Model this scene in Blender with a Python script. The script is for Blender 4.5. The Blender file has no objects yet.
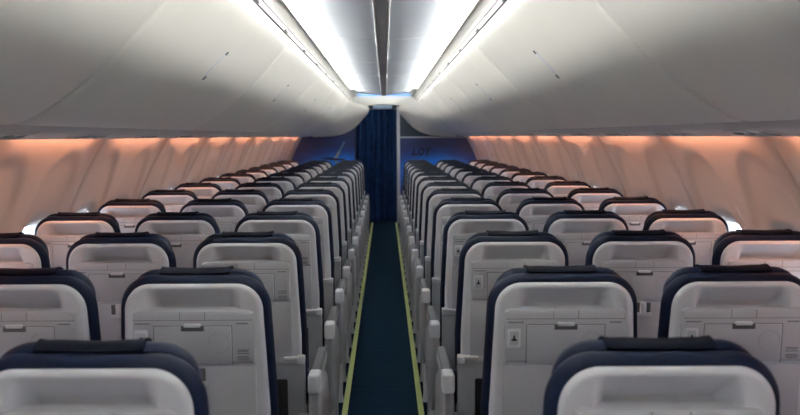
import bpy, bmesh, math, random
from mathutils import Vector
random.seed(4)
C = bpy.context.scene.collection
SC = bpy.context.scene
EYE = 1.57
BULK = 13.4
PITCH = 0.76
ROW0 = 1.63 * PITCH
NROWS = 14
SEAT_X = [0.502, 0.980, 1.458]

# ------------------------------------------------------------------ materials
def mat(name, col, rough=0.5, metal=0.0, noise=0.0, nscale=60, bump=0.0, bscale=200, spec=0.5, emit=None, estr=0, coat=0):
    m = bpy.data.materials.new(name); m.use_nodes = True
    nt = m.node_tree; b = nt.nodes['Principled BSDF']
    b.inputs['Base Color'].default_value = (*col, 1)
    b.inputs['Roughness'].default_value = rough
    b.inputs['Metallic'].default_value = metal
    b.inputs['Specular IOR Level'].default_value = spec
    b.inputs['Coat Weight'].default_value = coat
    if emit:
        b.inputs['Emission Color'].default_value = (*emit, 1)
        b.inputs['Emission Strength'].default_value = estr
    tc = nt.nodes.new('ShaderNodeTexCoord')
    if noise:
        n = nt.nodes.new('ShaderNodeTexNoise'); n.inputs['Scale'].default_value = nscale
        n.inputs['Detail'].default_value = 3
        r = nt.nodes.new('ShaderNodeValToRGB')
        r.color_ramp.elements[0].position = .3; r.color_ramp.elements[1].position = .7
        r.color_ramp.elements[0].color = (*[c*(1-noise) for c in col], 1)
        r.color_ramp.elements[1].color = (*[min(1, c*(1+noise)) for c in col], 1)
        nt.links.new(tc.outputs['Object'], n.inputs['Vector'])
        nt.links.new(n.outputs['Fac'], r.inputs['Fac'])
        nt.links.new(r.outputs['Color'], b.inputs['Base Color'])
    if bump:
        n2 = nt.nodes.new('ShaderNodeTexNoise'); n2.inputs['Scale'].default_value = bscale
        bp = nt.nodes.new('ShaderNodeBump'); bp.inputs['Strength'].default_value = bump
        bp.inputs['Distance'].default_value = .002
        nt.links.new(tc.outputs['Object'], n2.inputs['Vector'])
        nt.links.new(n2.outputs['Fac'], bp.inputs['Height'])
        nt.links.new(bp.outputs['Normal'], b.inputs['Normal'])
    return m

M = {}
M['shell'] = mat('seat_shell_grey', (.76, .77, .80), .42, noise=.03, nscale=8)
M['panel'] = mat('seat_panel_grey', (.54, .55, .58), .4, noise=.03, nscale=8)
M['leather'] = mat('navy_leather', (.0038, .0085, .028), .5, spec=.16, noise=.12, nscale=25, bump=.25, bscale=350)
M['leather2'] = mat('navy_leather_cover', (.0014, .0030, .010), .6, spec=.10, noise=.12, nscale=25, bump=.25, bscale=350)
M['groove'] = mat('groove_grey', (.10, .10, .105), .6)
M['print'] = mat('print_grey', (.13, .135, .15), .6)
M['black'] = mat('black_plastic', (.012, .012, .014), .5)
M['dark_grey'] = mat('dark_grey_plastic', (.09, .095, .105), .5, noise=.05)
M['arm'] = mat('armrest_grey', (.42, .44, .47), .45, noise=.03)
M['cap'] = mat('armrest_cap_white', (.74, .76, .79), .4)
M['metal'] = mat('brushed_metal', (.55, .56, .58), .3, metal=.9)
M['bin'] = mat('bin_plastic', (.77, .765, .72), .38, noise=.015, nscale=3, bump=.03, bscale=500)
M['wall'] = mat('sidewall_plastic', (.66, .58, .55), .5, noise=.02, nscale=3, bump=.03, bscale=500)
M['trim'] = mat('trim_plastic', (.70, .70, .67), .45, noise=.02)
M['psu'] = mat('service_panel_plastic', (.62, .62, .61), .4, noise=.03)
M['ceil'] = mat('ceiling_plastic', (.52, .57, .64), .5, noise=.03, nscale=2.5)
M['rail_dark'] = mat('ceiling_channel_grey', (.42, .42, .42), .55, noise=.05)
M['rail'] = mat('ceiling_rail_grey', (.50, .50, .49), .4)
M['strip'] = mat('photoluminescent_yellow', (.50, .58, .20), .5, noise=.05, nscale=40)
M['navy_panel'] = mat('navy_panel', (.012, .028, .055), .5, noise=.06)
M['edge'] = mat('pale_edge', (.55, .58, .62), .4)
M['logo'] = mat('logo_navy', (.004, .010, .045), .5)
M['white_led'] = mat('white_led', (.8, .8, .8), .5, emit=(1.0, .98, .925), estr=265)
M['blue_led'] = mat('blue_led', (.05, .1, .3), .5, emit=(.12, .38, 1.0), estr=1.0)
M['warm_led'] = mat('warm_led', (.8, .5, .3), .5, emit=(1.0, .45, .26), estr=18)
M['winglet'] = mat('winglet_print', (.10, .22, .32), .5, noise=.3, nscale=6)
M['winglet2'] = mat('winglet_print_pale', (.34, .32, .33), .5, noise=.3, nscale=6)
M['header'] = mat('header_panel', (.45, .60, .80), .35)

def carpet_mat():
    m = mat('carpet_navy', (.010, .028, .046), .95, spec=.02)
    nt = m.node_tree; b = nt.nodes['Principled BSDF']
    tc = nt.nodes.new('ShaderNodeTexCoord')
    n = nt.nodes.new('ShaderNodeTexNoise'); n.inputs['Scale'].default_value = 130; n.inputs['Detail'].default_value = 4
    w = nt.nodes.new('ShaderNodeTexNoise'); w.inputs['Scale'].default_value = 3
    mp = nt.nodes.new('ShaderNodeMapping'); mp.inputs['Scale'].default_value = (.3, 6, 1)
    r = nt.nodes.new('ShaderNodeValToRGB')
    r.color_ramp.elements[0].position = .35; r.color_ramp.elements[0].color = (.0022, .0072, .0155, 1)
    r.color_ramp.elements[1].position = .7; r.color_ramp.elements[1].color = (.010, .027, .047, 1)
    mx = nt.nodes.new('ShaderNodeMix'); mx.data_type = 'RGBA'; mx.blend_type = 'MULTIPLY'; mx.inputs[0].default_value = .6
    r2 = nt.nodes.new('ShaderNodeValToRGB'); r2.color_ramp.elements[0].position = .35; r2.color_ramp.elements[1].position = .65
    r2.color_ramp.elements[0].color = (.6, .6, .6, 1)
    L = nt.links.new
    L(tc.outputs['Object'], n.inputs['Vector']); L(tc.outputs['Object'], mp.inputs['Vector']); L(mp.outputs['Vector'], w.inputs['Vector'])
    L(n.outputs['Fac'], r.inputs['Fac']); L(w.outputs['Fac'], r2.inputs['Fac'])
    L(r.outputs['Color'], mx.inputs[6]); L(r2.outputs['Color'], mx.inputs[7]); L(mx.outputs[2], b.inputs['Base Color'])
    return m
M['carpet'] = carpet_mat()

def art_mat(name, cx):
    # printed sky artwork: dusk blue above, bright blue near the lower middle
    m = mat(name, (.02, .05, .2), .45)
    nt = m.node_tree; b = nt.nodes['Principled BSDF']; L = nt.links.new
    tc = nt.nodes.new('ShaderNodeTexCoord'); mp = nt.nodes.new('ShaderNodeMapping')
    mp.inputs['Location'].default_value = (-cx*.9, 0, -.88*1.9); mp.inputs['Scale'].default_value = (.9, 0.001, 1.9)
    g = nt.nodes.new('ShaderNodeTexGradient'); g.gradient_type = 'SPHERICAL'
    n = nt.nodes.new('ShaderNodeTexNoise'); n.inputs['Scale'].default_value = 2.2
    a = nt.nodes.new('ShaderNodeMath'); a.operation = 'MULTIPLY_ADD'; a.inputs[1].default_value = .25
    sub = nt.nodes.new('ShaderNodeMath'); sub.operation = 'SUBTRACT'; sub.inputs[1].default_value = .12
    r = nt.nodes.new('ShaderNodeValToRGB')
    e = r.color_ramp.elements
    e[0].position = 0; e[0].color = (.020, .030, .12, 1)
    e[1].position = .55; e[1].color = (.010, .24, .95, 1)
    k = e.new(.26); k.color = (.016, .065, .33, 1)
    L(tc.outputs['Object'], mp.inputs['Vector']); L(mp.outputs['Vector'], g.inputs['Vector'])
    L(tc.outputs['Object'], n.inputs['Vector']); L(n.outputs['Fac'], a.inputs[0]); L(g.outputs['Fac'], a.inputs[2])
    L(a.outputs[0], sub.inputs[0]); L(sub.outputs[0], r.inputs['Fac']); L(r.outputs['Color'], b.inputs['Base Color'])
    return m
M['art_left'] = art_mat('artwork_left', -.85)
M['art_right'] = art_mat('artwork_right', .95)

def curtain_mat():
    m = mat('curtain_navy', (.007, .025, .080), .8, noise=.25, nscale=9, bump=.3, bscale=400, spec=.08)
    m.node_tree.nodes['Principled BSDF'].inputs['Sheen Weight'].default_value = 0
    return m
M['curtain'] = curtain_mat()

def glass_mat():
    m = bpy.data.materials.new('window_glass'); m.use_nodes = True
    nt = m.node_tree; nt.nodes.clear()
    o = nt.nodes.new('ShaderNodeOutputMaterial'); mx = nt.nodes.new('ShaderNodeMixShader')
    t = nt.nodes.new('ShaderNodeBsdfTransparent'); t.inputs['Color'].default_value = (.93, .96, 1, 1)
    g = nt.nodes.new('ShaderNodeBsdfGlossy'); g.inputs['Roughness'].default_value = .05
    mx.inputs[0].default_value = .08
    nt.links.new(t.outputs[0], mx.inputs[1]); nt.links.new(g.outputs[0], mx.inputs[2]); nt.links.new(mx.outputs[0], o.inputs[0])
    return m
M['glass'] = glass_mat()

# ------------------------------------------------------------------ helpers
def link(name, bm, m, parent=None, smooth=True, loc=None):
    me = bpy.data.meshes.new(name)
    bmesh.ops.recalc_face_normals(bm, faces=bm.faces[:])
    bm.to_mesh(me); bm.free()
    me.materials.append(m)
    if smooth:
        for p in me.polygons: p.use_smooth = True
        try: me.set_sharp_from_angle(angle=math.radians(38))
        except Exception: pass
    o = bpy.data.objects.new(name, me); C.objects.link(o)
    if parent: o.parent = parent
    if loc: o.location = loc
    return o
def tag(o, label, cat, group=None):
    o['label'] = label; o['category'] = cat
    if group: o['group'] = group
    return o
def structure(o): o['kind'] = 'structure'; return o
def empty(name, loc):
    o = bpy.data.objects.new(name, None); C.objects.link(o); o.location = loc; o.empty_display_size = .1
    return o
def box(bm, x0, x1, y0, y1, z0, z1, bev=0, seg=2, f=None):
    t = bmesh.new()
    bmesh.ops.create_cube(t, size=1)
    for v in t.verts:
        v.co = Vector(((x0+x1)/2+v.co.x*(x1-x0), (y0+y1)/2+v.co.y*(y1-y0), (z0+z1)/2+v.co.z*(z1-z0)))
    if bev: bmesh.ops.bevel(t, geom=t.edges[:], offset=bev, segments=seg, profile=.5, affect='EDGES')
    merge(bm, t, f)
    return bm
def merge(bm, t, f=None):
    mp = {}
    for v in t.verts:
        co = f(v.co.copy()) if f else v.co
        mp[v] = bm.verts.new(co)
    for fc in t.faces:
        try: bm.faces.new([mp[v] for v in fc.verts])
        except ValueError: pass
    t.free()
def loft(bm, rings, closed=True, caps=True):
    vs = [[bm.verts.new(p) for p in r] for r in rings]
    n = len(rings[0])
    for a, b in zip(vs, vs[1:]):
        for i in range(n if closed else n-1):
            j = (i+1) % n
            bm.faces.new((a[i], a[j], b[j], b[i]))
    if caps and closed:
        bm.faces.new(vs[0][::-1]); bm.faces.new(vs[-1])
    return bm
def tube(bm, pts, r, n=10):
    pts = [Vector(p) for p in pts]; rings = []
    for i, p in enumerate(pts):
        d = (pts[min(i+1, len(pts)-1)] - pts[max(i-1, 0)]).normalized()
        up = Vector((1, 0, 0)) if abs(d.x) < .9 else Vector((0, 0, 1))
        a = d.cross(up).normalized(); b = d.cross(a)
        rr = r[i] if isinstance(r, (list, tuple)) else r
        rings.append([p + a*rr*math.cos(t*2*math.pi/n) + b*rr*math.sin(t*2*math.pi/n) for t in range(n)])
    return loft(bm, rings)
def ss(a, b, x):
    t = max(0, min(1, (x-a)/(b-a))); return t*t*(3-2*t)

TILT = math.tan(math.radians(7.5))
def lean(p):   # backrest leans back towards the top
    return Vector((p.x, p.y + (1.20-p.z)*TILT, p.z))

def pillow(vb, vt, wf, r, tb, tf, nu=36, nv=60, rb=.03):
    """closed body: outline of half-width wf(v) with rounded top (r) and bottom (rb) corners;
    tb / tf give the depth of its rear and front face from (edge distance, u, v)"""
    def hw(v):
        w = wf(v)
        if v > vt-r: d = v-(vt-r); return w-r+math.sqrt(max(r*r-d*d, 0))
        if v < vb+rb: d = (vb+rb)-v; return w-rb+math.sqrt(max(rb*rb-d*d, 0))
        return w
    def edge(u, v):
        w = wf(v); au = abs(u)
        if v > vt-r and au > w-r: return max(0, r-math.hypot(au-(w-r), v-(vt-r)))
        if v < vb+rb and au > w-rb: return max(0, rb-math.hypot(au-(w-rb), v-(vb+rb)))
        return max(0, min(w-au, vt-v, v-vb))
    vsamp = []
    for i in range(nv+1):
        s = i/nv
        vsamp.append(vb+(vt-vb)*(.5-.5*math.cos(math.pi*s))*.55+(vt-vb)*s*.45)
    k = 6
    vsamp = vsamp[:-1]+[vt-(vt-vsamp[-2])*(1-j/k)**2 for j in range(1, k+1)]
    us = [math.sin(math.pi/2*(2*i/nu-1))*.6+(2*i/nu-1)*.4 for i in range(nu+1)]
    bm = bmesh.new(); B = []; F = []
    for v in vsamp:
        h = max(hw(v), .0005); rb_, rf = [], []
        for s in us:
            u = s*h; e = edge(u, v)
            rb_.append(bm.verts.new(lean(Vector((u, tb(e, u, v), v)))))
            rf.append(bm.verts.new(lean(Vector((u, tf(e, u, v), v)))))
        B.append(rb_); F.append(rf)
    for a, b in zip(B, B[1:]):
        for i in range(nu): bm.faces.new((a[i], b[i], b[i+1], a[i+1]))
    for a, b in zip(F, F[1:]):
        for i in range(nu): bm.faces.new((a[i], a[i+1], b[i+1], b[i]))
    for j in range(len(vsamp)-1):
        bm.faces.new((B[j][0], F[j][0], F[j+1][0], B[j+1][0]))
        bm.faces.new((B[j][nu], B[j+1][nu], F[j+1][nu], F[j][nu]))
    for i in range(nu):
        bm.faces.new((B[0][i], B[0][i+1], F[0][i+1], F[0][i]))
        bm.faces.new((B[-1][i], F[-1][i], F[-1][i+1], B[-1][i+1]))
    return bm
def rnd(e, R, D):
    q = min(e/R, 1); return D*math.sqrt(max(0, 1-(1-q)**2))

# ------------------------------------------------------------------ the seat
def make_seat():
    root = empty('passenger_seat', (0, 0, 0))
    W = lambda v: .2055+.047*max(0, 1.12-v) if v > .81 else .2195
    # rear leather rim around the shell
    bm = pillow(.52, 1.192, W, .088, lambda e, u, v: .020-rnd(e, .024, .024)+.050*ss(.03, .07, e), lambda e, u, v: .024+rnd(e, .03, .022)+.02*ss(.03, .08, e))
    link('back_cushion', bm, M['leather'], root)
    # headrest layer, a little higher and further forward
    bm = pillow(.90, 1.203, lambda v: .187, .075, lambda e, u, v: .050-rnd(e, .03, .022)+.024*ss(.012, .036, e), lambda e, u, v: .055+rnd(e, .07, .055), nv=30)
    hr = link('headrest', bm, M['leather'], root)
    # cover folded over the top of the headrest
    bm = bmesh.new(); rings = []
    prof = [(.024, 1.1965), (.030, 1.201), (.040, 1.2055), (.056, 1.2075), (.075, 1.200), (.095, 1.18), (.112, 1.14), (.114, 1.05)]
    for i in range(25):
        s = i/24; u = -.098+.192*s
        curl = .004*max(0, (s-.9)/.1)+.0035*max(0, (.06-s)/.06)
        r_ = []
        for (y, z) in prof: r_.append(lean(Vector((u, y, z+curl+.001*math.sin(9*s)))))
        for (y, z) in reversed(prof): r_.append(lean(Vector((u, y+(.004 if y < .05 else -.004), z-.004+curl))))
        rings.append(r_)
    loft(bm, rings); link('headrest_cover', bm, M['leather2'], hr)
    # grey rear shell with the scooped recess
    Ws = lambda v: W(v)-.0175
    vt = 1.174
    def shell_b(e, u, v):
        t = .004-rnd(e, .014, .020)
        side = 1-ss(.098, .130, abs(u))
        down = ss(1.166, 1.150, v)*side
        if v > 1.088: t += down*(.003+.050*ss(1.165, 1.098, v))
        return t
    bm = pillow(.70, vt, Ws, .072, shell_b, lambda e, u, v: .050, nu=64, nv=120, rb=.02)
    sh = link('back_shell', bm, M['shell'], root)
    # raised panel below the recess
    def slab(u0, u1, v0, v1, t0, t1, bev, f=lean, seg=2):
        b = bmesh.new(); box(b, u0, u1, t0, t1, v0, v1, bev, seg, f); return b
    bm = bmesh.new()
    up = [(-.166, .952), (-.163, 1.098), (-.150, 1.104), (.150, 1.104), (.163, 1.098), (.166, .952)]
    rings = []
    for (t, ins) in ((.012, 0), (-.015, 0), (-.0235, .003), (-.0275, .010)):
        rings.append([lean(Vector((x*(1-ins/.166), t, z-(ins if z > 1.05 else -ins)))) for x, z in up])
    loft(bm, rings); pn = link('upper_panel', bm, M['panel'], root)
    # hairline under the top edge of the panel
    bm = bmesh.new()
    box(bm, -.160, .160, -.0279, -.020, 1.0765, 1.0778, f=lean)
    box(bm, -.034, -.0328, -.0279, -.020, 1.078, 1.099, f=lean); box(bm, .0328, .034, -.0279, -.020, 1.078, 1.099, f=lean)
    link('panel_seam', bm, M['groove'], pn, smooth=False)
    # folding tray
    bm = slab(-.104, .104, .955, 1.060, -.0300, -.015, .0015)
    tr = link('tray_table', bm, M['panel'], root)
    bm = bmesh.new()
    for a in ((-.1062, -.1046, .953, 1.062), (.1046, .1062, .953, 1.062), (-.106, .106, 1.0606, 1.0622)):
        box(bm, a[0], a[1], -.0281, -.02, a[2], a[3], f=lean)
    link('tray_gap', bm, M['groove'], tr, smooth=False)
    # cup ring
    bm = bmesh.new(); rings = []; n = 40
    for (rr, t) in ((.0290, -.0298), (.0290, -.0308), (.0275, -.0308), (.0275, -.0298)):
        rings.append([lean(Vector((.070+rr*math.cos(k*2*math.pi/n), t, 1.014+rr*math.sin(k*2*math.pi/n)))) for k in range(n)])
    rings.append(rings[0]); loft(bm, rings, caps=False); link('cup_ring', bm, M['arm'], tr)
    # latch
    bm = slab(-.031, .031, 1.047, 1.062, -.0305, -.02, .001); lt = link('tray_latch', bm, M['groove'], root)
    bm = slab(-.022, .022, 1.058, 1.068, -.0345, -.02, .002); link('latch_tab', bm, M['cap'], lt)
    # socket plate with a small dark mark
    bm = slab(-.157, -.121, .997, 1.050, -.031, -.02, .0035, seg=3); sp = link('socket_plate', bm, M['shell'], root)
    bm = slab(-.152, -.126, 1.003, 1.044, -.0318, -.02, .003, seg=3); link('socket_cover', bm, M['panel'], sp)
    bm = bmesh.new()
    tri = [(-.146, 1.017), (-.132, 1.017), (-.132, 1.021), (-.1365, 1.024), (-.1365, 1.032), (-.1415, 1.032), (-.1415, 1.024), (-.146, 1.021)]
    loft(bm, [[lean(Vector((x, t, z))) for x, z in tri] for t in (-.025, -.0324)])
    link('socket', bm, M['black'], sp, smooth=False)
    # printed notices
    bm = bmesh.new()
    for (u0, u1, z) in ((-.155, -.113, 1.0675), (.118, .150, 1.0675)):
        bm = bmesh.new(); x = u0
        rr = random.Random(int(u0*1000))
        while x < u1:
            w = rr.uniform(.0025, .0048); box(bm, x, min(x+w, u1), -.0280, -.02, z-.0018, z+.0018, f=lean); x += w+.0010
        link('notice', bm, M['print'], pn, smooth=False)
    bm = bmesh.new()
    for q, z in enumerate((.994, .990, .9845, .975, .971, .9665)):
        box(bm, .1175+.002*(q % 2), .152-.003*(q % 2), -.0280, -.02, z-.0011, z+.0011, f=lean)
    link('notice', bm, M['print'], pn, smooth=False)
    # lower panel
    bm = slab(-.166, .166, .735, .948, -.0235, .01, .004); lp = link('lower_panel', bm, M['panel'], root)
    # coat hook recess
    bm = slab(-.030, .030, .902, .942, -.0245, -.01, .002); ch = link('hook_recess', bm, M['groove'], root)
    bm = slab(-.011, .011, .904, .946, -.036, -.02, .004, seg=3); link('hook', bm, M['cap'], ch)
    bm = slab(-.034, .034, .892, .905, -.032, -.02, .003); link('hook_lip', bm, M['cap'], ch)
    # hinge bars at the foot of the back
    for s in (-1, 1):
        bm = bmesh.new()
        box(bm, min(s*.135,s*.214), max(s*.135,s*.214), -.036, -.008, .724, .738, .004, 3, lean)
        box(bm, min(s*.185,s*.214), max(s*.185,s*.214), -.045, -.004, .712, .742, .006, 3, lean)
        link('tray_hinge', bm, M['cap'], root)
    # lower back: grey foot and dark pocket
    bm = slab(-.212, .212, .42, .728, -.012, .05, .010); fb = link('back_foot', bm, M['arm'], root)
    bm = slab(-.145, .145, .44, .645, -.020, .01, .006); link('literature_pocket', bm, M['black'], root)
    # seat cushion
    bm = bmesh.new()
    def cush(p):
        return Vector((p.x, p.y, p.z+.02*ss(.15, .55, p.y)+(.012 if p.z > .44 else 0)*math.cos(p.x*7)))
    t = bmesh.new(); bmesh.ops.create_cube(t, size=1)
    for v in t.verts: v.co = Vector((v.co.x*.43, .34+v.co.y*.46, .43+v.co.z*.11))
    bmesh.ops.bevel(t, geom=t.edges[:], offset=.035, segments=4, profile=.5, affect='EDGES')
    merge(bm, t, cush); link('seat_cushion', bm, M['leather'], root)
    # frame under the cushion and legs
    bm = bmesh.new()
    tube(bm, [(-.21, .16, .355), (.21, .16, .355)], .019); link('seat_beam', bm, M['metal'], root)
    bm = bmesh.new(); tube(bm, [(-.21, .46, .365), (.21, .46, .365)], .019); link('seat_beam', bm, M['metal'], root)
    for s in (-1, 1):
        bm = bmesh.new()
        tube(bm, [(s*.15, .17, .355), (s*.15, .11, .20), (s*.15, .07, .03), (s*.15, .065, 0)], [.017, .015, .014, .02], 12)
        tube(bm, [(s*.15, .46, .36), (s*.15, .47, .18), (s*.15, .48, .02), (s*.15, .48, 0)], [.017, .015, .014, .02], 12)
        tube(bm, [(s*.15, .09, .10), (s*.15, .46, .33)], .011, 10)
        link('leg', bm, M['arm'], root)
    return root

def armrest_parts(root, x):
    """slim armrest at local x: rear cap, arm body and pad"""
    bm = bmesh.new(); box(bm, x-.020, x+.020, .075, .43, .600, .652, .012, 3)
    ar = link('armrest', bm, M['arm'], root)
    bm = bmesh.new(); box(bm, x-.019, x+.019, .11, .435, .645, .664, .008, 3)
    link('armrest_pad', bm, M['dark_grey'], ar)
    bm = bmesh.new(); box(bm, x-.0245, x+.0245, .035, .115, .592, .668, .012, 4)
    link('armrest_cap', bm, M['cap'], ar)
    return ar
def side_shroud(root, x):
    """tapering grey cover on the aisle side, below the armrest"""
    out = [(.06, .585), (.10, .60), (.30, .60), (.42, .56), (.47, .47), (.45, .36), (.36, .27), (.25, .21), (.17, .20), (.12, .25), (.085, .36), (.06, .48)]
    cx = sum(p[0] for p in out)/len(out); cz = sum(p[1] for p in out)/len(out)
    # smooth the outline
    pts = []
    n = len(out)
    for i in range(n):
        p0, p1, p2, p3 = [out[(i+k-1) % n] for k in range(4)]
        for k in range(4):
            t = k/4
            pts.append(tuple(.5*((2*p1[a])+(-p0[a]+p2[a])*t+(2*p0[a]-5*p1[a]+4*p2[a]-p3[a])*t*t+(-p0[a]+3*p1[a]-3*p2[a]+p3[a])*t**3) for a in (0, 1)))
    bm = bmesh.new(); rings = []
    for (dx, sc) in ((-.027, .78), (-.024, .90), (-.012, .985), (0, 1), (.012, .985), (.024, .90), (.027, .78)):
        rings.append([Vector((x+dx, cx+(y-cx)*sc, cz+(z-cz)*sc)) for y, z in pts])
    loft(bm, rings); return link('side_shroud', bm, M['arm'], root)
def aisle_leg(root, x):
    bm = bmesh.new()
    tube(bm, [(x, .20, .24), (x, .15, .14), (x, .10, .05), (x, .09, .0)], [.020, .017, .016, .024], 12)
    link('aisle_leg', bm, M['arm'], root); bm = bmesh.new()
    tube(bm, [(x, .42, .32), (x, .45, .18), (x, .47, .04), (x, .47, 0)], [.020, .016, .015, .024], 12)
    link('aisle_leg', bm, M['arm'], root)

def copy_tree(o, parent=None):
    c = o.copy(); C.objects.link(c)
    if parent: c.parent = parent
    for ch in list(o.children): copy_tree(ch, c)
    return c

base = make_seat()
protos = {}
for side in (-1, 1):
    for col in (0, 1, 2):
        r = copy_tree(base)
        g = -side*(.2475 if col == 0 else .2335)          # towards the aisle
        armrest_parts(r, g)
        if col == 0: side_shroud(r, g); aisle_leg(r, g)
        if col == 2: armrest_parts(r, side*.2335)
        protos[(side, col)] = r
def kill(o):
    for ch in list(o.children): kill(ch)
    bpy.data.objects.remove(o)
kill(base)
ORD = ['nearest', 'second', 'third', 'fourth', 'fifth', 'sixth', 'seventh', 'eighth']
def rowname(i):
    if i == 0: return 'row nearest the camera'
    if i < 8: return ORD[i]+' row from the camera'
    k = NROWS-1-i
    if k == 0: return 'last row before the blue bulkhead'
    return ORD[k]+' row from the blue bulkhead'
COLN = ['aisle seat', 'middle seat', 'window seat']
for i in range(NROWS):
    for side in (-1, 1):
        for col in (0, 1, 2):
            p = protos[(side, col)]
            s = p if i == 0 else copy_tree(p)
            s.location = (side*SEAT_X[col], ROW0+i*PITCH+(.0 if i else .03), 0)
            side_w = 'left' if side < 0 else 'right'
            tag(s, f'navy and grey {COLN[col]} {side_w} of the aisle, {rowname(i)}', 'seat', 'rows of passenger seats')

# ------------------------------------------------------------------ floor
YB = -2.0
bm = bmesh.new(); box(bm, -1.9, 1.9, YB, BULK+1.2, -.05, 0); structure(link('floor', bm, M['carpet'], smooth=False))
for s in (-1, 1):
    bm = bmesh.new(); box(bm, s*.217-.016, s*.217+.016, YB+.1, BULK-.02, 0, .004, .0012, 1)
    tag(link('floor_path_strip', bm, M['strip'], smooth=False), f'yellow green glow strip along the {"left" if s<0 else "right"} edge of the aisle carpet', 'floor strip')

# ------------------------------------------------------------------ side walls
PL = 1.124; SEAM0 = 3.94-5*PL
PROFILE = [(0, 1.60), (.3, 1.72), (.6, 1.775), (.9, 1.755), (1.15, 1.672), (1.35, 1.588), (1.56, 1.475), (1.66, 1.415), (1.75, 1.35), (1.9, 1.2)]
def wallx(z):
    for i in range(len(PROFILE)-1):
        if z <= PROFILE[i+1][0]:
            p0 = PROFILE[max(i-1, 0)]; p1 = PROFILE[i]; p2 = PROFILE[i+1]; p3 = PROFILE[min(i+2, len(PROFILE)-1)]
            t = (z-p1[0])/(p2[0]-p1[0])
            m1 = (p2[1]-p0[1])/(p2[0]-p0[0])*(p2[0]-p1[0]); m2 = (p3[1]-p1[1])/(p3[0]-p1[0])*(p2[0]-p1[0])
            return (2*t**3-3*t*t+1)*p1[1]+(t**3-2*t*t+t)*m1+(-2*t**3+3*t*t)*p2[1]+(t**3-t*t)*m2
    return PROFILE[-1][1]
seams = [SEAM0+k*PL for k in range(0, 16)]
WINS = []
for k in range(-1, 15):
    for q in (.23, .73):
        y = SEAM0+(k+q)*PL
        if YB+.3 < y < BULK-.25: WINS.append(y)
WZ, WH, WW = .99, .165, .118
def offs(y, z):
    o = 0
    for wy in WINS:
        dy = abs(y-wy)
        if dy < .27:
            # tall rounded recess around each window
            zz = (z-1.10)/(.40 if z > 1.10 else .34)
            q = (dy/.225)**2.2+abs(zz)**2.2
            o += .013*(1-ss(.72, 1.05, q))
            q2 = (dy/(WW+.03))**4+(abs(z-WZ)/(WH+.03))**4
            o += .02*(1-ss(.5, 1.2, q2))
    for sy in seams:
        d = abs(y-sy)
        if d < .02: o += .010*(1-d/.02)**.7
        o -= .003*math.exp(-((d-.045)/.02)**2) if d < .12 else 0
    return o
def inwin(y, z):
    for wy in WINS:
        if (abs(y-wy)/WW)**4+(abs(z-WZ)/WH)**4 < 1: return True
    return False
ys = []
y = YB
while y < BULK+.1:
    ys.append(y); y += .02
ys += [s+d for s in seams for d in (-.006, 0, .006) if YB < s < BULK]
ys = sorted(set(round(v, 4) for v in ys))
zs = [0, .1, .2, .3, .4, .5, .6]+[.7+.02*i for i in range(44)]+[1.6, 1.66, 1.70]
zs = sorted(set(round(z, 4) for z in zs))
# precompute offsets
OFF = [[offs(y, z) if .6 < z < 1.9 else 0 for z in zs] for y in ys]
HOLE = [[inwin((ys[i]+ys[i+1])/2, (zs[j]+zs[j+1])/2) for j in range(len(zs)-1)] for i in range(len(ys)-1)]
WX = [wallx(z) for z in zs]
for s, nm in ((-1, 'wall_left'), (1, 'wall_right')):
    bm = bmesh.new()
    V = [[bm.verts.new((s*(WX[j]+OFF[i][j]), ys[i], zs[j])) for j in range(len(zs))] for i in range(len(ys))]
    for i in range(len(ys)-1):
        for j in range(len(zs)-1):
            if HOLE[i][j]: continue
            bm.faces.new((V[i][j], V[i+1][j], V[i+1][j+1], V[i][j+1]))
    w = structure(link(nm, bm, M['wall']))
    for p in w.data.polygons: p.use_smooth = True
# windows: frame + glass, recessed
def window(s, wy, n):
    n_ = 36
    def ring(a, b, dx):
        out = []
        for k in range(n_):
            t = k*2*math.pi/n_; c, d = math.cos(t), math.sin(t)
            e = 2/4.0
            yy = wy+a*math.copysign(abs(c)**e, c); zz = WZ+b*math.copysign(abs(d)**e, d)
            out.append(Vector((s*(wallx(zz)+.050+dx), yy, zz)))
        return out
    bm = bmesh.new()
    rg = [ring(WW+.025, WH+.025, .004), ring(WW+.014, WH+.014, -.012), ring(WW-.012, WH-.012, -.004), ring(WW-.02, WH-.02, .03), ring(WW-.02, WH-.02, .05), ring(WW+.03, WH+.03, .05)]
    loft(bm, rg, caps=False)
    f = structure(link(f'window_{n}', bm, M['trim']))
    bm = bmesh.new(); a = ring(WW-.01, WH-.01, .036); b = ring(WW-.01, WH-.01, .040)
    loft(bm, [a, b]); link('pane', bm, M['glass'], f)
n = 1
for s in (-1, 1):
    for wy in WINS:
        window(s, wy, n); n += 1

# outer closing above the bins, rear wall
bm = bmesh.new()
loft(bm, [[Vector(p) for p in ((-1.38, y, 1.70), (-1.28, y, 2.1), (-1.0, y, 2.45), (1.0, y, 2.45), (1.28, y, 2.1), (1.38, y, 1.70), (1.44, y, 1.70), (1.34, y, 2.12), (1.05, y, 2.5), (-1.05, y, 2.5), (-1.34, y, 2.12), (-1.44, y, 1.70))] for y in (YB, BULK+1.2)])
structure(link('trim_1', bm, M['dark_grey'], smooth=False)); 
bm = bmesh.new(); box(bm, -1.95, 1.95, YB-.06, YB, 0, 2.5); structure(link('wall_back', bm, M['trim'], smooth=False))
bm = bmesh.new(); box(bm, -1.95, 1.95, BULK+1.2, BULK+1.26, 0, 2.5); structure(link('wall_front', bm, M['navy_panel'], smooth=False))
for s in (-1, 1):
    bm = bmesh.new(); box(bm, s*1.64-.005, s*1.64+.3, BULK+.09, BULK+1.2, 0, 2.0) if s > 0 else box(bm, -1.94, -1.635, BULK+.09, BULK+1.2, 0, 2.0)
    structure(link('wall_galley_'+('right' if s > 0 else 'left'), bm, M['trim'], smooth=False))

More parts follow.
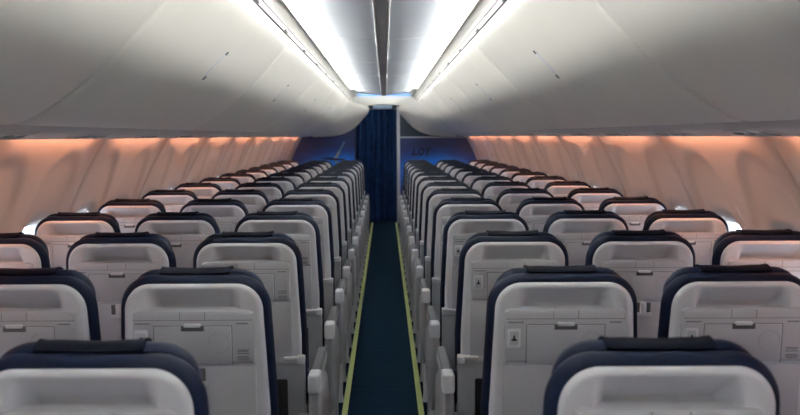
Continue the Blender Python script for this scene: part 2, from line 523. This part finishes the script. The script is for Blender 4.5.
# ------------------------------------------------------------------ overhead bins
BP = [(.580, .620), (.583, .600), (.592, .570), (.612, .535), (.640, .498), (.674, .458), (.710, .415), (.748, .372), (.795, .322), (.8425, .272), (.885, .232), (.927, .197), (.980, .153), (1.035, .113), (1.08, .083), (1.12, .060), (1.16, .046), (1.20, .040)]
def smooth_line(pts, k=3):
    out = []
    n = len(pts)
    for i in range(n-1):
        p0, p1, p2, p3 = pts[max(i-1, 0)], pts[i], pts[i+1], pts[min(i+2, n-1)]
        for q in range(k):
            t = q/k
            out.append(tuple(.5*((2*p1[a])+(-p0[a]+p2[a])*t+(2*p0[a]-5*p1[a]+4*p2[a]-p3[a])*t*t+(-p0[a]+3*p1[a]-3*p2[a]+p3[a])*t**3) for a in (0, 1)))
    out.append(pts[-1]); return out
BPS = smooth_line(BP, 3)
BACK = [(1.22, .06), (1.20, .28), (1.12, .48), (.95, .60), (.72, .64), (.61, .63)]
def bin_ring(s, y, ins):
    pts = []
    n = len(BPS)
    for i, (x, z) in enumerate(BPS):
        a = BPS[max(i-1, 0)]; b = BPS[min(i+1, n-1)]
        tx, tz = b[0]-a[0], b[1]-a[1]; l = math.hypot(tx, tz)
        nx, nz = -tz/l, tx/l      # outward from the aisle, into the bin
        pts.append(Vector((s*(x+abs(nx)*ins), y, EYE+z+abs(nz)*ins)))
    for (x, z) in BACK: pts.append(Vector((s*x, y, EYE+z)))
    return pts
BINY = [.2+2.2*k for k in range(-1, 7)]
def prof_at(t):     # t in 0..1 along BPS
    f = t*(len(BPS)-1); i = min(int(f), len(BPS)-2); q = f-i
    return (BPS[i][0]*(1-q)+BPS[i+1][0]*q, BPS[i][1]*(1-q)+BPS[i+1][1]*q)
def nearest_t(x):
    return min(range(len(BPS)), key=lambda i: abs(BPS[i][0]-x))
def patch(bm, s, y0, y1, x0, x1, off0, off1, bevel=.3):
    """thin slab lying on the bin face between two x positions"""
    idx = [i for i in range(len(BPS)) if x0 <= BPS[i][0] <= x1]
    rows = []
    for i in idx:
        x, z = BPS[i]; a = BPS[max(i-1, 0)]; b = BPS[min(i+1, len(BPS)-1)]
        tx, tz = b[0]-a[0], b[1]-a[1]; l = math.hypot(tx, tz); nx, nz = -abs(tz/l), -abs(tx/l)
        w = (y1-y0)/2; yc = (y0+y1)/2
        k = min(i-idx[0], idx[-1]-i); tap = 1 if k > 1 else (.6 if k == 0 else .9)
        rows.append([Vector((s*(x+nx*o), yc+q*w*tap, EYE+z+nz*o)) for (q, o) in ((-1, off0), (-1, off1*.5), (-.7, off1), (.7, off1), (1, off1*.5), (1, off0))])
    loft(bm, rows)
for s in (-1, 1):
    for k in range(len(BINY)-1):
        y0, y1 = BINY[k], BINY[k+1]
        side = 'left' if s < 0 else 'right'
        if k == 6: y1 = BULK-.6
        root = empty('overhead_bin', (0, 0, 0))
        bm = bmesh.new()
        rings = []
        for (y, ins) in ((y0+.002, .022), (y0+.006, .010), (y0+.014, .004), (y0+.030, 0), (y1-.030, 0), (y1-.014, .004), (y1-.006, .010), (y1-.002, .022)):
            rings.append(bin_ring(s, y, ins))
        # extra sections for clean shading
        loft(bm, rings); link('bin_door', bm, M['bin'], root)
        if k < 6 or True:
            hy = (y0+y1)/2-.01
            bm = bmesh.new(); patch(bm, s, hy-.026, hy+.026, .715, .850, -.004, .0035); h = link('latch_plate', bm, M['cap'], root)
            bm = bmesh.new(); patch(bm, s, hy-.021, hy+.021, .715, .745, -.004, .0060); link('latch_button', bm, M['dark_grey'], h)
            bm = bmesh.new(); patch(bm, s, hy-.021, hy+.021, .812, .850, -.004, .0060); link('latch_button', bm, M['dark_grey'], h)
        wh = ['behind the camera position', 'nearest the camera', 'second from the camera', 'third from the camera', 'third from the blue bulkhead', 'second from the blue bulkhead', 'against the blue bulkhead'][k]
        tag(root, f'cream curved overhead bin on the {side} side, {wh}', 'overhead bin', 'overhead bins above the seats')
    # closing fairing that swells inwards at the bulkhead
    side = 'left' if s < 0 else 'right'
    inner = [(.290, .545), (.262, .50), (.272, .45), (.31, .385), (.355, .335), (.40, .285), (.47, .205), (.56, .130), (.66, .070), (.78, .028), (.905, .004), (1.14, -.012), (1.30, -.015)]
    inner = smooth_line(inner, 3)
    def res(pts, n):
        L = [0]
        for a, b in zip(pts, pts[1:]): L.append(L[-1]+math.hypot(b[0]-a[0], b[1]-a[1]))
        out = []
        for i in range(n):
            t = L[-1]*i/(n-1); j = 0
            while j < len(L)-2 and L[j+1] < t: j += 1
            q = (t-L[j])/(L[j+1]-L[j]); out.append((pts[j][0]*(1-q)+pts[j+1][0]*q, pts[j][1]*(1-q)+pts[j+1][1]*q))
        return out
    A = res(BPS, 40); Bn = res(inner, 40)
    bm = bmesh.new(); rings = []
    for q in range(13):
        t = q/12; e = t**1.6
        y = BULK-.598+.56*t
        ring = [Vector((s*((a[0]-.003)*(1-e)+b[0]*e), y, EYE+(a[1]-.003)*(1-e)+b[1]*e)) for a, b in zip(A, Bn)]
        ring += [Vector((s*1.28, y, EYE+.10)), Vector((s*1.15, y, EYE+.45)), Vector((s*.72, y, EYE+.60))]
        rings.append(ring)
    loft(bm, rings)
    link('end_fairing', bm, M['bin'], root)
    # service panel strip under the bins
    bm = bmesh.new()
    loft(bm, [[Vector((s*x, y, EYE+z)) for x, z in ((1.18, .052), (1.21, .022), (1.26, .012), (1.35, -.004), (1.385, -.008), (1.395, .002), (1.38, .035), (1.26, .065))] for y in (YB, BULK-.05)])
    structure(link('trim_2' if s < 0 else 'trim_3', bm, M['psu']))
    for i in range(NROWS+1):
        y = ROW0+(i-.3)*PITCH
        u = empty('service_unit', (s*1.29, y, EYE+.018))
        tl = math.atan2(-.03, .17)*s
        u.rotation_euler = (0, -tl*0, 0)
        sl = -.17*s
        f = lambda p: Vector((p.x, p.y, p.z-.17*abs(s)*(p.x*s)))
        bm = bmesh.new(); box(bm, -.05, .05, -.15, .15, -.016, .004, .004, 2, f); link('unit_panel', bm, M['trim'], u)
        for q in (-.09, 0, .09):
            bm = bmesh.new()
            n_ = 14; rings = [[f(Vector((rr*math.cos(t*2*math.pi/n_)-s*.02, q+rr*math.sin(t*2*math.pi/n_), z))) for t in range(n_)] for rr, z in ((.018, -.012), (.018, -.019), (.012, -.023), (.006, -.020))]
            loft(bm, rings); link('reading_light', bm, M['arm'], u)
        bm = bmesh.new(); box(bm, .012*s-.009, .012*s+.009, -.12, .12, -.021, -.01, .002, 1, f); link('air_vent', bm, M['arm'], u)
        rn = rowname(i) if i < NROWS else 'bulkhead'
        if i == NROWS: kill(u); continue
        tag(u, f'slim reading light panel under the {side} bins above the {rn}', 'service unit', 'service units under the bins')

# ------------------------------------------------------------------ cove between bins and ceiling, ceiling
for s in (-1, 1):
    side = 'left' if s < 0 else 'right'
    # rail on the top edge of the bins
    bm = bmesh.new()
    pr = [(.578, .618), (.572, .632), (.566, .650), (.553, .672), (.536, .688), (.517, .6985), (.508, .7015), (.5055, .7030), (.508, .7045), (.52, .703), (.548, .699), (.56, .694), (.62, .69), (.64, .64), (.60, .622)]
    loft(bm, [[Vector((s*x, y, EYE+z)) for x, z in pr] for y in (YB, BULK-.12)])
    rail = tag(link('cove_rail', bm, M['bin']), f'long cream moulding along the top of the {side} bins', 'moulding')
    bm = bmesh.new(); box(bm, s*.5765-.004, s*.5765+.004, YB, BULK-.12, EYE+.6175, EYE+.6235); link('rail_joint', bm, M['groove'], rail, smooth=False)
    bm = bmesh.new(); box(bm, s*.5650-.004, s*.5650+.004, YB, BULK-.12, EYE+.6490, EYE+.6525); link('rail_joint', bm, M['arm'], rail, smooth=False)
    for k in range(10):
        y = 3.41+1.01*(k-2)
        bm = bmesh.new(); box(bm, s*.5705-.006, s*.5705+.006, y-.05, y+.05, EYE+.622, EYE+.634, .003, 2)
        link('catch', bm, M['dark_grey'], rail)
    # cove back wall and the light strip lying in it
    bm = bmesh.new()
    pr = smooth_line([(.605, .690), (.612, .74), (.605, .78), (.585, .81), (.54, .83), (.44, .835)], 4)
    pr = pr+[(x+.012, z+.012) for x, z in reversed(pr)]
    loft(bm, [[Vector((s*x, y, EYE+z)) for x, z in pr] for y in (YB, BULK-.12)])
    structure(link('trim_11' if s < 0 else 'trim_12', bm, M['trim']))
    bm = bmesh.new()
    pr = [(.602, .7300), (.602, .7355), (.599, .7355), (.599, .7300)]
    loft(bm, [[Vector((s*x, y, EYE+z)) for x, z in pr] for y in [YB+.05+(BULK-.75-YB)*q/60 for q in range(61)]])
    tag(link('cove_light', bm, M['white_led'], smooth=False), f'long bluish white cove light above the {side} bins', 'light')
# ceiling panels, lower in the middle and rising to the coves, in lengths with seams
CL = 1.70; c0 = 3.95-4*CL
def cz(x): return .730+.055*(abs(x)/.475)**1.8
bm = bmesh.new()
k = 0
yy = c0
while yy < BULK-.1:
    a = max(yy+.004, YB); b = min(yy+CL-.004, BULK-.12)
    if b > a:
        rings = []
        for (y, dz) in ((a, .008), (a+.008, 0), (b-.008, 0), (b, .008)):
            xs = [-.475+.95*i/30 for i in range(31)]
            rings.append([Vector((x, y, EYE+cz(x)+dz)) for x in xs]+[Vector((x, y, EYE+cz(x)+.03)) for x in reversed(xs)])
        loft(bm, rings)
    yy += CL
ce = structure(link('ceiling', bm, M['ceil']))
bm = bmesh.new(); 
yy = c0
while yy < BULK-.3:
    y = yy
    if y > YB:
        xs = [-.47+.94*i/30 for i in range(31)]
        loft(bm, [[Vector((x, y+d, EYE+cz(x)+dz)) for x in xs]+[Vector((x, y+d, EYE+cz(x)+.02)) for x in reversed(xs)] for d, dz in ((-.006, -.001), (.006, -.001))])
    yy += CL
structure(link('trim_4', bm, M['trim'], smooth=False))
# centre channel
bm = bmesh.new(); box(bm, -.038, .038, YB, BULK-.12, EYE+.719, EYE+.75); structure(link('trim_5', bm, M['rail_dark'], smooth=False))
for s, nm in ((-1, 'trim_6'), (1, 'trim_7')):
    bm = bmesh.new(); box(bm, s*.041-.007, s*.041+.007, YB, BULK-.12, EYE+.714, EYE+.745, .004, 2)
    structure(link(nm, bm, M['rail']))
# crossbars in the channel
bm = bmesh.new()
yy = c0
while yy < BULK-.3:
    if yy > YB: box(bm, -.036, .036, yy-.005, yy+.005, EYE+.7175, EYE+.745, .003, 1)
    yy += CL
structure(link('trim_8', bm, M['rail_dark']))
# end of ceiling: valance arch above the curtain
bm = bmesh.new()
top = [(-.60, .60), (-.585, .64), (-.54, .685), (-.47, .705), (0, .708), (.47, .705), (.54, .685), (.585, .64), (.60, .60)]
top = smooth_line(top, 4)
bot = [(.60, .60), (.50, .578), (.40, .556), (.30, .548), (.18, .562), (0, .572), (-.18, .562), (-.30, .548), (-.40, .556), (-.50, .578), (-.60, .60)]
bot = smooth_line(bot, 4)
ring = top[:-1]+bot[:-1]
cxz = (0, .625)
rg = []
for (y, sc) in ((BULK-.03, 1), (BULK-.10, 1), (BULK-.118, .985), (BULK-.125, .96)):
    rg.append([Vector((x*(1-(1-sc)*.4), y, EYE+cxz[1]+(z-cxz[1])*sc)) for x, z in ring])
loft(bm, rg); structure(link('trim_9', bm, M['bin']))
bm = bmesh.new(); box(bm, -.62, .62, BULK-.10, BULK-.04, EYE+.63, EYE+.87); structure(link('trim_13', bm, M['bin'], smooth=False))
bm = bmesh.new(); box(bm, -.47, .47, BULK-.135, BULK-.12, EYE+.722, EYE+.742)
tag(link('ceiling_end_light', bm, M['blue_led'], smooth=False), 'thin blue light line across the far end of the ceiling', 'light')

# ------------------------------------------------------------------ warm lights behind the bin edge, one per wall panel
ALL = [s for s in seams if s > YB-.1]
for s in (-1, 1):
    side = 'left' if s < 0 else 'right'
    for i, sy in enumerate(seams):
        a, b = sy+.15, sy+PL-.15
        if i < 1 or sy+PL > BULK+.6: continue
        b = min(b, BULK-.12)
        bm = bmesh.new()
        loft(bm, [[Vector((s*x, y, EYE+z)) for x, z in ((1.388, .052), (1.412, .052), (1.412, .070), (1.388, .070))] for y in (a, b)])
        q = i-3
        nm = ['nearest the camera', 'second from the camera', 'third from the camera', 'fourth from the camera', 'fifth from the camera', 'sixth from the camera'][q] if 0 <= q < 6 else None
        if nm is None:
            if q < 0: nm = 'level with the camera' if q == -1 else 'just behind the camera'
            else: nm = {6: 'sixth', 7: 'fifth', 8: 'fourth', 9: 'third', 10: 'second', 11: 'last'}.get(q, 'last')+' in line before the blue bulkhead'
        tag(link('wall_wash_light', bm, M['warm_led'], smooth=False), f'warm orange light above the {side} wall panel {nm}', 'light', 'wall wash lights')

# ------------------------------------------------------------------ bulkheads, curtain
def prism(bm, poly, y0, y1):
    loft(bm, [[Vector((x, y, z)) for x, z in poly] for y in (y0, y1)]); return bm
def wallpoly(s, zt, x_in):
    pts = []
    z = 0
    while z < zt: pts.append((s*(wallx(z)+.01), z)); z += .1
    pts.append((s*(wallx(zt)+.01), zt)); pts += [(x_in, zt), (x_in, 0)]
    return pts
root = empty('bulkhead_partition', (-1.05, BULK, 0))
def kid(name, bm, m, parent, smooth=False):
    o = link(name, bm, m, None, smooth)
    o.parent = parent; o.matrix_parent_inverse.identity(); o.location = -parent.location if parent.parent is None and parent.type == 'EMPTY' else (0, 0, 0)
    return o
bm = prism(bmesh.new(), wallpoly(-1, 1.60, -.53), BULK, BULK+.04); pnl = kid('printed_panel', bm, M['art_left'], root)
bm = prism(bmesh.new(), [(-1.42, 1.60), (-.53, 1.60), (-.53, 2.16), (-1.10, 2.16)], BULK, BULK+.04); kid('filler_panel', bm, M['art_left'], root)
bm = prism(bmesh.new(), [(-.735, 1.475), (-.705, 1.455), (-.79, 1.30), (-.825, 1.30)], BULK-.004, BULK+.01); kid('winglet_picture', bm, M['winglet'], root)
bm = prism(bmesh.new(), [(-.825, 1.30), (-.79, 1.30), (-.85, 1.17), (-.905, 1.175)], BULK-.004, BULK+.01); kid('winglet_picture', bm, M['winglet2'], root)
bm = prism(bmesh.new(), [(-1.19, 1.165), (-1.0, 1.19), (-.80, 1.165), (-.70, 1.16), (-.72, 1.13), (-.98, 1.14)], BULK-.004, BULK+.01); kid('wing_picture', bm, M['logo'], root)
bm = prism(bmesh.new(), [(-.93, 1.13), (-.85, 1.13), (-.74, 1.02), (-.78, 1.0), (-.86, 1.07)], BULK-.004, BULK+.01); kid('wing_picture', bm, M['winglet'], root)
tag(root, 'blue printed partition with a winglet picture, left of the curtain', 'partition')

root = empty('bulkhead_partition', (1.0, BULK, 0))
bm = prism(bmesh.new(), wallpoly(1, 1.535, .285), BULK, BULK+.04); kid('printed_panel', bm, M['art_right'], root)
bm = prism(bmesh.new(), [(.285, 1.555), (1.46, 1.555), (1.10, 2.16), (.285, 2.16)], BULK, BULK+.04); kid('filler_panel', bm, M['navy_panel'], root)
bm = bmesh.new(); box(bm, .285, 1.475, BULK-.008, BULK+.04, 1.533, 1.556); kid('cross_trim', bm, M['edge'], root)
bm = bmesh.new(); box(bm, .232, .287, BULK-.03, BULK+.05, 0, 2.10, .008, 2); kid('edge_post', bm, M['edge'], root, True)
bm = bmesh.new(); box(bm, .30, 1.5, BULK-.012, BULK+.01, .01, .12, .003, 1); kid('kick_plate', bm, M['dark_grey'], root)
# lettering LOT with a ring after it
def T(x, z): return (.50+x*.285+z*.03, 1.215+z*.140)
Lp = [(0, 0), (.34, 0), (.34, .26), (.12, .26), (.12, 1), (0, 1)]
Tp = [(.80, 1), (.80, .74), (.90, .74), (.90, 0), (1.02, 0), (1.02, .74), (1.14, .74), (1.14, 1)]
bm = bmesh.new()
prism(bm, [T(*p) for p in Lp], BULK-.005, BULK+.01); prism(bm, [T(*p) for p in Tp], BULK-.005, BULK+.01)
def ringprism(bm, cx, cz_, ax, az, w, y0, y1, n=28, f=T):
    o = [[], [], [], []]
    for k in range(n):
        c, d = math.cos(k*2*math.pi/n), math.sin(k*2*math.pi/n)
        P = f(cx+ax*c, cz_+az*d); Q = f(cx+(ax-w)*c, cz_+(az-w*1.9)*d)
        o[0].append(Vector((P[0], y0, P[1]))); o[1].append(Vector((P[0], y1, P[1]))); o[2].append(Vector((Q[0], y1, Q[1]))); o[3].append(Vector((Q[0], y0, Q[1])))
    loft(bm, [o[0], o[1], o[2], o[3], o[0]], caps=False)
ringprism(bm, .56, .5, .21, .52, .12, BULK-.005, BULK+.01)
kid('lettering', bm, M['logo'], root)
bm = bmesh.new(); ringprism(bm, 1.26, .62, .11, .42, .018, BULK-.005, BULK+.01); kid('emblem', bm, M['logo'], root)
tag(root, 'blue partition with dark LOT lettering and pale edge post, right of the curtain', 'partition')

# header panel above the curtain
bm = bmesh.new(); box(bm, -.30, .24, BULK+.00, BULK+.05, EYE+.49, EYE+.62)
structure(link('trim_10', bm, M['navy_panel'], smooth=False))
bm = bmesh.new(); box(bm, -.20, .15, BULK-.05, BULK-.005, EYE+.492, EYE+.556, .01, 3)
tag(link('header_sign', bm, M['header']), 'small pale blue box above the curtain', 'sign box')
# curtain
def curtain():
    bm = bmesh.new(); nx, nz = 220, 24
    Fv = []; Bk = []
    for j in range(nz+1):
        z = .03+(2.055-.03)*j/nz
        h = j/nz
        rf, rb = [], []
        for i in range(nx+1):
            t = i/nx
            x = (-.52+.028*h)+t*(.225-(-.52)-.028*h)
            ph = t*13.5*2*math.pi/2+.8*math.sin(5*t*3.1)+.25*math.sin(2.2*h+6*t)
            a = .040*(1-.35*h)*(.7+.3*math.sin(11*t+1))
            y = BULK+.085+a*math.sin(ph)+.006*math.sin(2.7*ph+1)
            rf.append(bm.verts.new((x+.006*math.cos(ph), y, z))); rb.append(bm.verts.new((x+.006*math.cos(ph), y+.004, z)))
        Fv.append(rf); Bk.append(rb)
    for g in (Fv, Bk):
        for a, b in zip(g, g[1:]):
            for i in range(nx): bm.faces.new((a[i], a[i+1], b[i+1], b[i]))
    for j in range(nz):
        bm.faces.new((Fv[j][0], Fv[j+1][0], Bk[j+1][0], Bk[j][0])); bm.faces.new((Fv[j][nx], Bk[j][nx], Bk[j+1][nx], Fv[j+1][nx]))
    for i in range(nx):
        bm.faces.new((Fv[0][i], Bk[0][i], Bk[0][i+1], Fv[0][i+1])); bm.faces.new((Fv[-1][i], Fv[-1][i+1], Bk[-1][i+1], Bk[-1][i]))
    c = link('curtain', bm, M['curtain'])
    bm = bmesh.new(); tube(bm, [(-.53, BULK+.085, 2.066), (.235, BULK+.085, 2.066)], .011); link('curtain_rail', bm, M['metal'], c)
    tag(c, 'dark navy pleated curtain closing the aisle at the far end', 'curtain')
curtain()

# ------------------------------------------------------------------ light
w = bpy.data.worlds.new('World'); SC.world = w; w.use_nodes = True
nt = w.node_tree; bg = nt.nodes['Background']
bg.inputs['Color'].default_value = (.80, .88, 1.0, 1); bg.inputs['Strength'].default_value = 4.5

# ------------------------------------------------------------------ camera
cam = bpy.data.cameras.new('Camera'); co = bpy.data.objects.new('Camera', cam); C.objects.link(co)
cam.sensor_width = 36; cam.lens = 740*36/800
cam.shift_x = 15/800; cam.shift_y = -71.5/800
cam.clip_start = .02
co.location = (.018, 0, EYE)
co.rotation_euler = (math.radians(90), math.radians(0.25), 0)
cam.dof.use_dof = True; cam.dof.focus_distance = 3.0; cam.dof.aperture_fstop = 4.0
SC.camera = co
vs = SC.view_settings
vs.view_transform = 'Standard'; vs.look = 'None'; vs.gamma = 1; vs.exposure = 1.0
vs.use_curve_mapping = False
